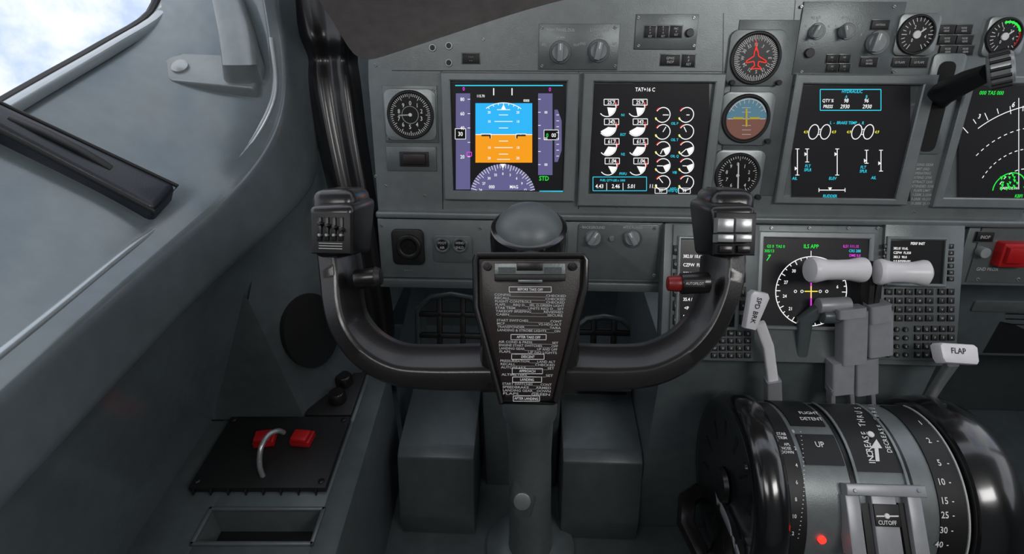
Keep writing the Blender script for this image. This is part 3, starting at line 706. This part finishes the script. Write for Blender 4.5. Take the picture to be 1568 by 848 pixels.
# ------------------------------------------------ control wheel
YF=Frame(at(812,470,.49),X,tilt(26))
g=Obj('control_wheel',YF)
def yp(u,v,z=0): a=YF.loc(u,v,z);return Vector((a[0],a[1],z))
def yarm(pl,m,sg):
    pts=[];ws=[]
    Pn=[yp(u,v,z) for u,v,w,z in pl];wn=[w*.49/FP for u,v,w,z in pl]
    for i in range(len(pl)-1):
        p0=Pn[max(i-1,0)];p1=Pn[i];p2=Pn[i+1];p3=Pn[min(i+2,len(pl)-1)]
        for s_ in range(6):
            t=s_/6
            pts.append(.5*((2*p1)+(-p0+p2)*t+(2*p0-5*p1+4*p2-p3)*t*t+(-p0+3*p1-3*p2+p3)*t**3));ws.append(wn[i]*(1-t)+wn[i+1]*t)
    pts.append(Pn[-1]);ws.append(wn[-1])
    S=[(.5,-.018),(.49,-.011),(.45,-.006),(.12,.012),(.05,.0145),(-.02,.0155),(-.38,.013),(-.45,.010),(-.49,.004),(-.5,-.004),(-.5,-.018)]
    bm=bmesh.new();rows=[];N=len(pts);seg=len(S)
    for i in range(N):
        t=(pts[min(i+1,N-1)]-pts[max(i-1,0)]).normalized();b=Vector((0,0,1));b=(b-t*b.dot(t)).normalized();a=b.cross(t)*sg
        rows.append([bm.verts.new(pts[i]+a*(ws[i]*p)+b*q) for p,q in S])
    for A_,B_ in zip(rows,rows[1:]):
        for j in range(seg): bm.faces.new([A_[j],A_[(j+1)%seg],B_[(j+1)%seg],B_[j]])
    bm.faces.new(rows[0][::-1]);bm.faces.new(rows[-1]);g.addbm(bm,m)
yarm([(515,380,56,-.015),(520,420,58,-.012),(523,460,54,-.01),(534,498,54,-.01),(562,534,58,-.01),(606,558,62,-.01),(660,564,66,-.01),(740,564,70,-.01),(800,564,70,-.01)],BLACK,1)
yarm([(1110,390,56,-.015),(1108,425,58,-.012),(1098,462,54,-.01),(1078,502,54,-.01),(1045,536,58,-.01),(1000,558,62,-.01),(950,564,66,-.01),(880,564,70,-.01),(820,564,70,-.01)],BLACK,-1)
def head(cx):
    f=[yp(cx-36,316,.012),yp(cx+36,314,.012),yp(cx+27,392,.010),yp(cx-25,395,.010)]
    b=[p+Vector((0,.012 if i<2 else .0,-.070)) for i,p in enumerate(f)]
    g.hexa([b[3],b[2],b[1],b[0],f[3],f[2],f[1],f[0]],BLACK,.006,3)
    t=[yp(cx-32,290,-.012),yp(cx+36,290,-.012),yp(cx+36,335,-.012),yp(cx-34,335,-.012)]
    b=[p+Vector((0,.008,-.058)) for p in t]
    g.hexa([b[3],b[2],b[1],b[0],t[3],t[2],t[1],t[0]],BLACK,.010,3)
head(506);head(1124)
def ybox(u0,v0,u1,v1,z0,z1,m,bev=.001): g.pbox(u0,v0,u1,v1,z0,z1,m,bev)
ybox(476,326,536,388,.010,.016,BLK2,.003)
for i in range(4):
    u=488+i*11;ybox(u-4,333,u+4,368,.014,.018,FACE,.001);g.pcyl(u,342+3*i,3,.016,.024,BLACK,seg=12);g.pcyl(u,360,2.4,.016,.021,SILV,seg=12)
for i in range(3): g.pline([(488,372+i*4),(524,373+i*4)],1,PRINT,.0165)
ybox(1096,326,1158,390,.010,.015,BLK2,.003)
for u in(1112,1140):
    ybox(u-13,334,u+13,356,.013,.022,SILV,.003);ybox(u-12,359,u+12,371,.013,.026,SILV,.002);ybox(u-10,376,u+10,387,.013,.019,BLACK,.002)
g.cyl(yp(545,428,.0),yp(580,424,.0),.009,.0085,BLACK,20,.001);g.cyl(yp(575,424,0),yp(584,423,0),.0095,.0075,BLK2,20,.001)
g.cyl(yp(1085,432,.002),yp(1042,434,.002),.0095,.0095,BLACK,20,.001);g.cyl(yp(1046,434,.002),yp(1022,434,.002),.0075,.0065,mat('button_dark_red',(120,28,28),.35),20,.001)
g.pbox(1048,428,1080,440,.008,.0118,BLK2,.0005);g.ptext('AUTOPILOT',1064,434,4,PRINT,.0124)
ybox(735,400,888,606,-.03,.004,BLACK,.008)
g.cyl(yp(812,440,-.03),yp(812,425,-.075),.03,.03,BLACK)
def pr(pts,z0,z1,m,bev=0):
    L=[YF.loc(u,v,z1) for u,v in pts]
    ar=sum(L[i][0]*L[(i+1)%len(L)][1]-L[(i+1)%len(L)][0]*L[i][1] for i in range(len(L)))
    if ar<0:L=L[::-1]
    g.prism(L,z0,z1,m,bev)
pl=[(731,388),(893,388),(900,396),(899,440),(853,618),(848,622),(768,620),(763,612),(727,470),(724,396)]
pr(pl,.0,.016,BLK2,.003)
pr([(740,398),(885,398),(889,404),(888,440),(846,610),(773,609),(738,470),(735,404)],.016,.0185,BROWN,.001)
def rim(pts): g.tube([yp(u,v,.018) for u,v in pts],.0028,BLACK,10)
rim([(731,391),(893,391),(897,398),(896,440),(851,615),(768,616),(729,470),(728,398),(731,391)])
pr([(757,403),(866,403),(866,430),(757,430)],.0185,.0215,PANEL2,.001)
pr([(763,409),(789,409),(789,422),(763,422)],.0215,.0225,FOOT,0);pr([(834,409),(860,409),(860,422),(834,422)],.0215,.0225,FOOT,0)
pr([(791,402),(831,402),(831,414),(791,414)],.0215,.024,FACE,.0005);pr([(757,420),(866,420),(866,430),(757,430)],.0215,.026,BLK2,.0015)
pr([(793,428),(831,428),(831,433),(793,433)],.0185,.026,PANEL2,.001)
for u,v in((746,408),(878,408)): g.pcyl(u,v,6,.0185,.0215,BLACK,seg=18);g.pcyl(u,v,3,.0215,.0225,FACE,seg=12)
lines=[(443,'#BEFORE TAKE OFF'),(452,'CONFIG________________CHECKED'),(457,'RECALL________________CHECKED'),(462,'FLIGHT CONTROLS_______CHECKED'),(467,'FLAPS____REQ D,__SEL D,GREEN LIGHT'),(472,'STAB TRIM______UNITS REQ D__SET'),(477,'TAKEOFF BRIEFING______REVIEWED'),(482,'CABIN_________________SECURE'),
(491,'START SWITCHES___________CONT'),(496,'MCP_________________V2-HDG-ALT'),(501,'TRANSPONDER_____________TA/RA'),(506,'LANDING & STROBE LIGHTS____ON'),
(516,'#AFTER TAKE OFF'),(524,'AIR COND & PRESS__________SET'),(529,'ENGINE START SWITCHES_____OFF'),(534,'LANDING GEAR_______UP AND OFF'),(539,'FLAPS________UP NO LIGHTS'),
(546,'#DESCENT'),(553,'PRESSURISATION____LAND ALT'),(558,'RECALL_________CHECKED'),(563,'AUTOBRAKE__________SET'),(568,'#APPROACH'),(574,'ALTIMETERS________SET'),(581,'#LANDING'),(588,'START SWITCHES____CONT'),(593,'SPEEDBRAKE___ARMED'),(598,'LANDING GEAR__DOWN'),(603,'FLAPS____GREEN'),(610,'#AFTER LANDING')]
for v,t in lines:
    cu=812-(v-440)*.035
    wd=(108-(v-440)*.24)
    if t[0]=='#':
        g.ptext(t[1:],cu,v,3.8,WHITE,.0192);w=wd*.30;g.prect(cu-w,v-4,cu+w,v+4,.8,WHITE,.0192)
    else:
        vs_,_=textmesh(t,'C');ww=max(p.x for p in vs_)-min(p.x for p in vs_);a,b=YF.sc(cu,v);k=3.5*b/.72
        g.ptext(t,cu,v,3.5,PRINT,.0192,sx=wd*a/(ww*k))
g.finish()
# ------------------------------------------------ throttle quadrant
D=.92;R=.128
cy,cz=D*math.cos(rad(50)),1.0-D*math.sin(rad(50))
def hitcyl(u,v,rr=R):
    d=ray(u,v);oy=C.y-cy;oz=C.z-cz;a=d.y**2+d.z**2;b=2*(oy*d.y+oz*d.z);c=oy*oy+oz*oz-rr*rr
    q=b*b-4*a*c
    k=(-b-math.sqrt(max(q,0)))/(2*a);return C+d*k
def dframe(u,v,rr=R):
    p=hitcyl(u,v,rr);n=Vector((0,p.y-cy,p.z-cz)).normalized();return Frame(p,X,n.cross(X))
def ang(v,rr=R): p=hitcyl(1320,v,rr);return math.degrees(math.atan2(p.z-cz,p.y-cy))
def band(o,x0,x1,a0,a1,r0,r1,m,n=30):
    vs=[];fs=[]
    for i in range(n+1):
        a=rad(a0+(a1-a0)*i/n);c,s_=math.cos(a),math.sin(a)
        for r_,x in((r0,x0),(r1,x0),(r1,x1),(r0,x1)): vs.append(Vector((x,cy+r_*c,cz+r_*s_)))
    for i in range(n):
        for j in range(4): fs.append((i*4+j,i*4+(j+1)%4,(i+1)*4+(j+1)%4,(i+1)*4+j))
    fs.append((0,1,2,3));fs.append((n*4+3,n*4+2,n*4+1,n*4));o.raw(vs,fs,m,True)
def xat(u,v): return hitcyl(u,v).x
g=Obj('throttle_quadrant')
XL=xat(1205,740);XR=xat(1478,760)
band(g,XL,XR,-20,260,0.02,R,PANEL,60)
xs=lambda u:xat(u,700)
band(g,xs(1190),xs(1222),60,260,R-.004,R+.0015,BLK2,40)
band(g,xs(1292),xs(1299),60,215,R,R+.001,FACE,40);band(g,xs(1377),xs(1384),60,215,R,R+.001,FACE,40)
band(g,xs(1299),xs(1377),60,ang(722),R,R+.002,BLK2,30)
band(g,xs(1299),xs(1303),60,240,R,R+.004,BEZEL,30);band(g,xs(1373),xs(1377),60,240,R,R+.004,BEZEL,30)
band(g,xs(1230),xs(1289),ang(668),ang(714),R,R+.002,BLK2,10);band(g,xs(1230),xs(1285),ang(618),ang(655),R,R+.002,BLK2,10)
band(g,xs(1416),xs(1455),60,250,R,R+.002,BLK2,40);band(g,xs(1456),xs(1458.5),60,250,R,R+.003,PRINT,40)
def dt(t,u,v,h,rot=0,m=WHITE,r_=.0024,al='C'):
    g.fr=dframe(u,v,R+r_)
    g.ltext(t,0,0,.0002,(C-g.fr.O).length/FP*h,m,al,rot);g.fr=IDF
dt('UP',1255,680,8);dt('FLIGHT',1238,632,6.5,0);dt('DETENT',1242,641,6.5)
for u,v,t in((1411,647,'1'),(1424,674,'2'),(1440,708,'5'),(1443,737,'10'),(1448,766,'15'),(1449,788,'25'),(1447,811,'30'),(1440,833,'40')):
    dt(t,u-2,v,7.5);dt('-',u+11,v,7)
for i,ch in enumerate('INCREASE THRUST'):
    v=708-i*6.4;u=1335-(706-v)*.27
    if ch!=' ':dt(ch,u,v,8,90)
for i,ch in enumerate('DECREASE THRUST'):
    v=690-i*5.4;u=1368-(706-v)*.40
    if v>610 and ch!=' ': dt(ch,u,v,6,90)
g.fr=dframe(1342,690,R+.0024);g.ppoly([(1342,672),(1333,686),(1339,686),(1341,706),(1347,706),(1345,686),(1351,686)],WHITE,.0003);g.pcyl(1334,664,5,.0,.002,WHITE);g.fr=IDF
for i in range(26):
    v=660+i*6.5;u=1205+16*math.sin((v-600)/250*3.0);dt('-',u+10,v,5)
    if i%4==0:dt(str(i//4*2),u-1,v,5)
dt('STAB',1196,664,4.5);dt('TRIM',1198,670,4.5);dt('APL',1205,680,4);dt('NOSE',1204,686,4);dt('DOWN',1206,692,4)
cf=dframe(1358,762,R+.0)
g.fr=Frame(cf.O,cf.ex,cf.ey)
g.pbox(1298,742,1418,760,0,.014,LEVG,.002);g.pbox(1300,758,1322,850,-.01,.012,LEVG,.002);g.pbox(1396,758,1418,850,-.01,.012,LEVG,.002)
g.pbox(1340,758,1378,850,-.01,.010,LEVG,.002);g.pbox(1324,770,1336,852,-.01,.004,FACE);g.pbox(1382,770,1394,852,-.01,.004,FACE)
g.pbox(1340,772,1378,806,.010,.012,BLK2,.0005);g.ptext('CUTOFF',1359,800,6.5,WHITE,.0126);g.pline([(1342,790),(1376,790)],2,WHITE,.0126);g.pcyl(1359,790,4,.012,.0135,WHITE)
for u in(1310,1408): g.pcyl(u,751,3,.014,.0155,SILV,seg=12)
g.fr=dframe(1260,828,R);g.pcyl(1260,828,6,0,.004,mat('warning_lamp_red',(255,40,30),.3,emis=3));g.fr=IDF
g.finish(30)
def hx(u,v,x):
    d=ray(u,v);return C+d*(x/d.x)
def wheel(x0,x1):
    q=Obj('trim_wheel');w=x1-x0;r=.143;c0=Vector((x0,cy,cz))
    pr_=[(.10,0.004),(.118,.001),(.130,-.001),(.138,.003),(r,w*.25),(r+.002,w*.5),(r,w*.75),(.138,w-.003),(.130,w),(.10,w-.004)]
    q.lathe(pr_,GLOSS,c0,X,96)
    q.lathe([(.101,.010),(.101,w-.01)],BLK2,c0,X,48)
    for i in range(12):
        a=2*math.pi*i/12;d=Vector((0,math.cos(a),math.sin(a)));q.sweep([c0+X*.008+d*.03,c0+X*.006+d*.1],[(.006,.012)]*2,BLACK,X,4,8)
    q.lathe([(.028,.002),(.024,-.004),(.01,-.006)],BLACK,c0,X,30)
    if x0<.4: q.sweep(smooth([hx(1098,742,x0-.001),hx(1102,770,x0-.003),hx(1114,800,x0-.003),hx(1130,848,x0-.003),hx(1137,880,x0-.001)],4),[(.012,.004)]*17,LEVG,Vector((0,1,0)),4,10)
    q.cyl(c0+Vector((-.001,.112*math.cos(rad(118)),.112*math.sin(rad(118)))),c0+Vector((-.004,.112*math.cos(rad(118)),.112*math.sin(rad(118)))),.008,.007,BLACK)
    return q.finish(40)
wheel(.300,.345);wheel(XR+.006,XR+.070)
g=Obj('center_pedestal')
xa=AP.w(*AP.loc(1018,341)).x;xb=AP.w(*AP.loc(1480,341)).x
pb=AP.w(*AP.loc(1240,556),-.01)
g.box(xa+.01,xb-.01,pb.y+.012,1.2,0,pb.z,LOWER,.003)
g.box(.352,XR+.004,.25,pb.y,0,cz-.145,LOWER,.003)
g.sweep([at(1075,850,.9),at(1050,800,.92),at(1052,765,.95),at(1075,750,.98)],[(.03,.02)]*4,BLACK,None,3,12)
g.finish()
# ------------------------------------------------ thrust levers
g=Obj('thrust_lever')
def capx(p0,p1,r0,rm,m):
    d=p1-p0;L=d.length
    g.lathe([(r0*.5,0),(r0*.9,.002),(r0,.006),(r0*.98,L*.12),(rm*1.03,L*.30),(rm,L*.5),(rm*1.05,L*.7),(r0*.97,L*.88),(r0*.95,L-.005),(r0*.6,L)],m,p0,d,32)
capx(at(1238,413,.80),at(1326,413,.81),.019,.0145,HANDLE);capx(at(1340,416,.81),at(1423,418,.80),.0195,.015,HANDLE)
def bl(pts,w,d,m=LEVG): g.sweep(pts,[(w,d)]*len(pts),m,X,8,24)
bl([at(1325,400,.83),at(1330,430,.83),at(1326,475,.845)],.009,.022,BLK2);bl([at(1338,400,.83),at(1341,430,.83),at(1334,475,.845)],.009,.022,BLK2)
bl([at(1304,474,.84),at(1302,552,.865)],.037,.030);bl([at(1342,474,.84),at(1342,540,.86)],.036,.030)
bl([at(1300,470,.835),at(1300,484,.838)],.041,.026);bl([at(1343,464,.83),at(1343,490,.838)],.030,.026)
bl([at(1286,550,.868),at(1285,598,.885)],.034,.028);bl([at(1322,545,.865),at(1322,598,.885)],.034,.028)
bl([at(1272,590,.88),at(1272,618,.90)],.007,.02);bl([at(1300,590,.88),at(1302,618,.90)],.007,.02);bl([at(1332,590,.88),at(1334,618,.90)],.007,.02);
g.cyl(at(1252,468,.845),at(1300,466,.845),.012,.012,LEVG,20,.002);g.cyl(at(1258,484,.845),at(1284,484,.845),.011,.011,LOWER,20,.002)
g.sweep([at(1262,468,.85),at(1232,490,.865),at(1225,548,.89)],[(.02,.02),(.022,.018),(.018,.016)],LOWER,X,4,16)
g.finish(40)
g=Obj('speed_brake_lever')
kf=Frame(at(1155,474,.83),Vector((1,0,-.22)).normalized(),(tilt(20)+X*-.28).normalized());g.fr=Frame(kf.O,kf.ex,kf.n.cross(kf.ex));
g.prism([(-.008,-.03),(.009,-.03),(.016,.022),(.012,.028),(-.010,.028),(-.014,.022)],-.008,.006,HANDLE,.003)
vs_,fs_=textmesh('SPD BRK','C');T=g.fr.M@Matrix.Rotation(rad(-90),4,'Z');bb=len(g.v);i_=g.idx(BLK2);k=.0105
for p in vs_: g.v.append(T@Vector((p.x*k,(p.y-.35)*k,.0065)))
for f in fs_: g.f.append([bb+j for j in f]);g.mi.append(i_)
g.fr=IDF
g.sweep([at(1163,495,.835),at(1176,530,.85),at(1183,582,.87)],[(.016,.010)]*3,HANDLE,X,5,16)
g.sweep([at(1183,580,.87),at(1184,628,.90)],[(.022,.02),(.024,.02)],LEVG,X,8,20)
g.finish(40)
g=Obj('flap_lever')
ff=Frame(at(1468,543,.80),Vector((1,0,-.05)).normalized(),tilt(40));g.fr=ff
g.prism([(-.022,-.013),(.024,-.013),(.027,-.008),(.027,.012),(.022,.016),(-.024,.016),(-.028,.012),(-.026,-.006)],-.016,.004,HANDLE,.004)
g.ptext('FLAP',1468,537,9,BLK2,.0045);g.fr=IDF
g.sweep([at(1458,556,.81),at(1440,582,.84),at(1424,608,.86),at(1418,640,.87)],[(.016,.012),(.014,.012),(.013,.012),(.012,.012)],SILV,X,5,16)
g.sweep([at(1405,622,.865),at(1430,640,.86)],[(.008,.008)]*2,SILV,None,3,10)
g.finish(40)
WF=Frame(Vector((0,.93,0)),X,Vector((0,0,1)))
g=Obj('right_footwell_panel',WF)
za=WF.loc(1520,545)[1]
g.fr=IDF
g.box(xb+.002,1.60,.93,.97,za,.62,LOWER,.004);g.box(xb+.002,1.60,1.10,1.14,.0,.62,FOOT,.004)
g.fr=WF
g.ppoly([(1505,540),(1532,492),(1552,496),(1600,520),(1600,542)],BLK2,.001)
g.prr(1490,462,1600,478,4,.0,.004,PANEL2,.001)
for v in(480,488,496): g.pline([(1540,v),(1600,v+2)],2,FACE,.002)
g.finish()
# ------------------------------------------------ world + lights
w=bpy.data.worlds.new('sky');scene.world=w;w.use_nodes=True;nt=w.node_tree
bg=nt.nodes['Background'];tc=nt.nodes.new('ShaderNodeTexCoord')
ns=nt.nodes.new('ShaderNodeTexNoise');ns.inputs['Scale'].default_value=5;ns.inputs['Detail'].default_value=8;ns.inputs['Roughness'].default_value=.6
nt.links.new(tc.outputs['Generated'],ns.inputs['Vector'])
crr=nt.nodes.new('ShaderNodeValToRGB');crr.color_ramp.elements[0].position=.36;crr.color_ramp.elements[0].color=col(122,134,154);crr.color_ramp.elements[1].position=.54;crr.color_ramp.elements[1].color=(.40,.405,.42,1)
nt.links.new(ns.outputs['Fac'],crr.inputs[0]);nt.links.new(crr.outputs[0],bg.inputs['Color']);bg.inputs['Strength'].default_value=3.2
def area(name,loc,target,size,power,color=(1,1,1)):
    l=bpy.data.lights.new(name,'AREA');l.size=size;l.energy=power;l.color=color
    ob=bpy.data.objects.new(name,l);scene.collection.objects.link(ob);ob.location=loc
    ob.rotation_euler=(Vector(target)-Vector(loc)).to_track_quat('-Z','Y').to_euler();return ob
area('overhead_fill',(-.25,-.3,1.50),(.1,.7,.5),.5,4.5,(1,.98,.96))  # unseen fill lamp, added overhead to brighten the cockpit
area('overhead_fill',(.75,-.3,1.50),(.5,.8,.5),.5,10,(1,.98,.96))  # second added fill lamp, stronger, towards the pedestal side
scene.view_settings.view_transform='Standard'
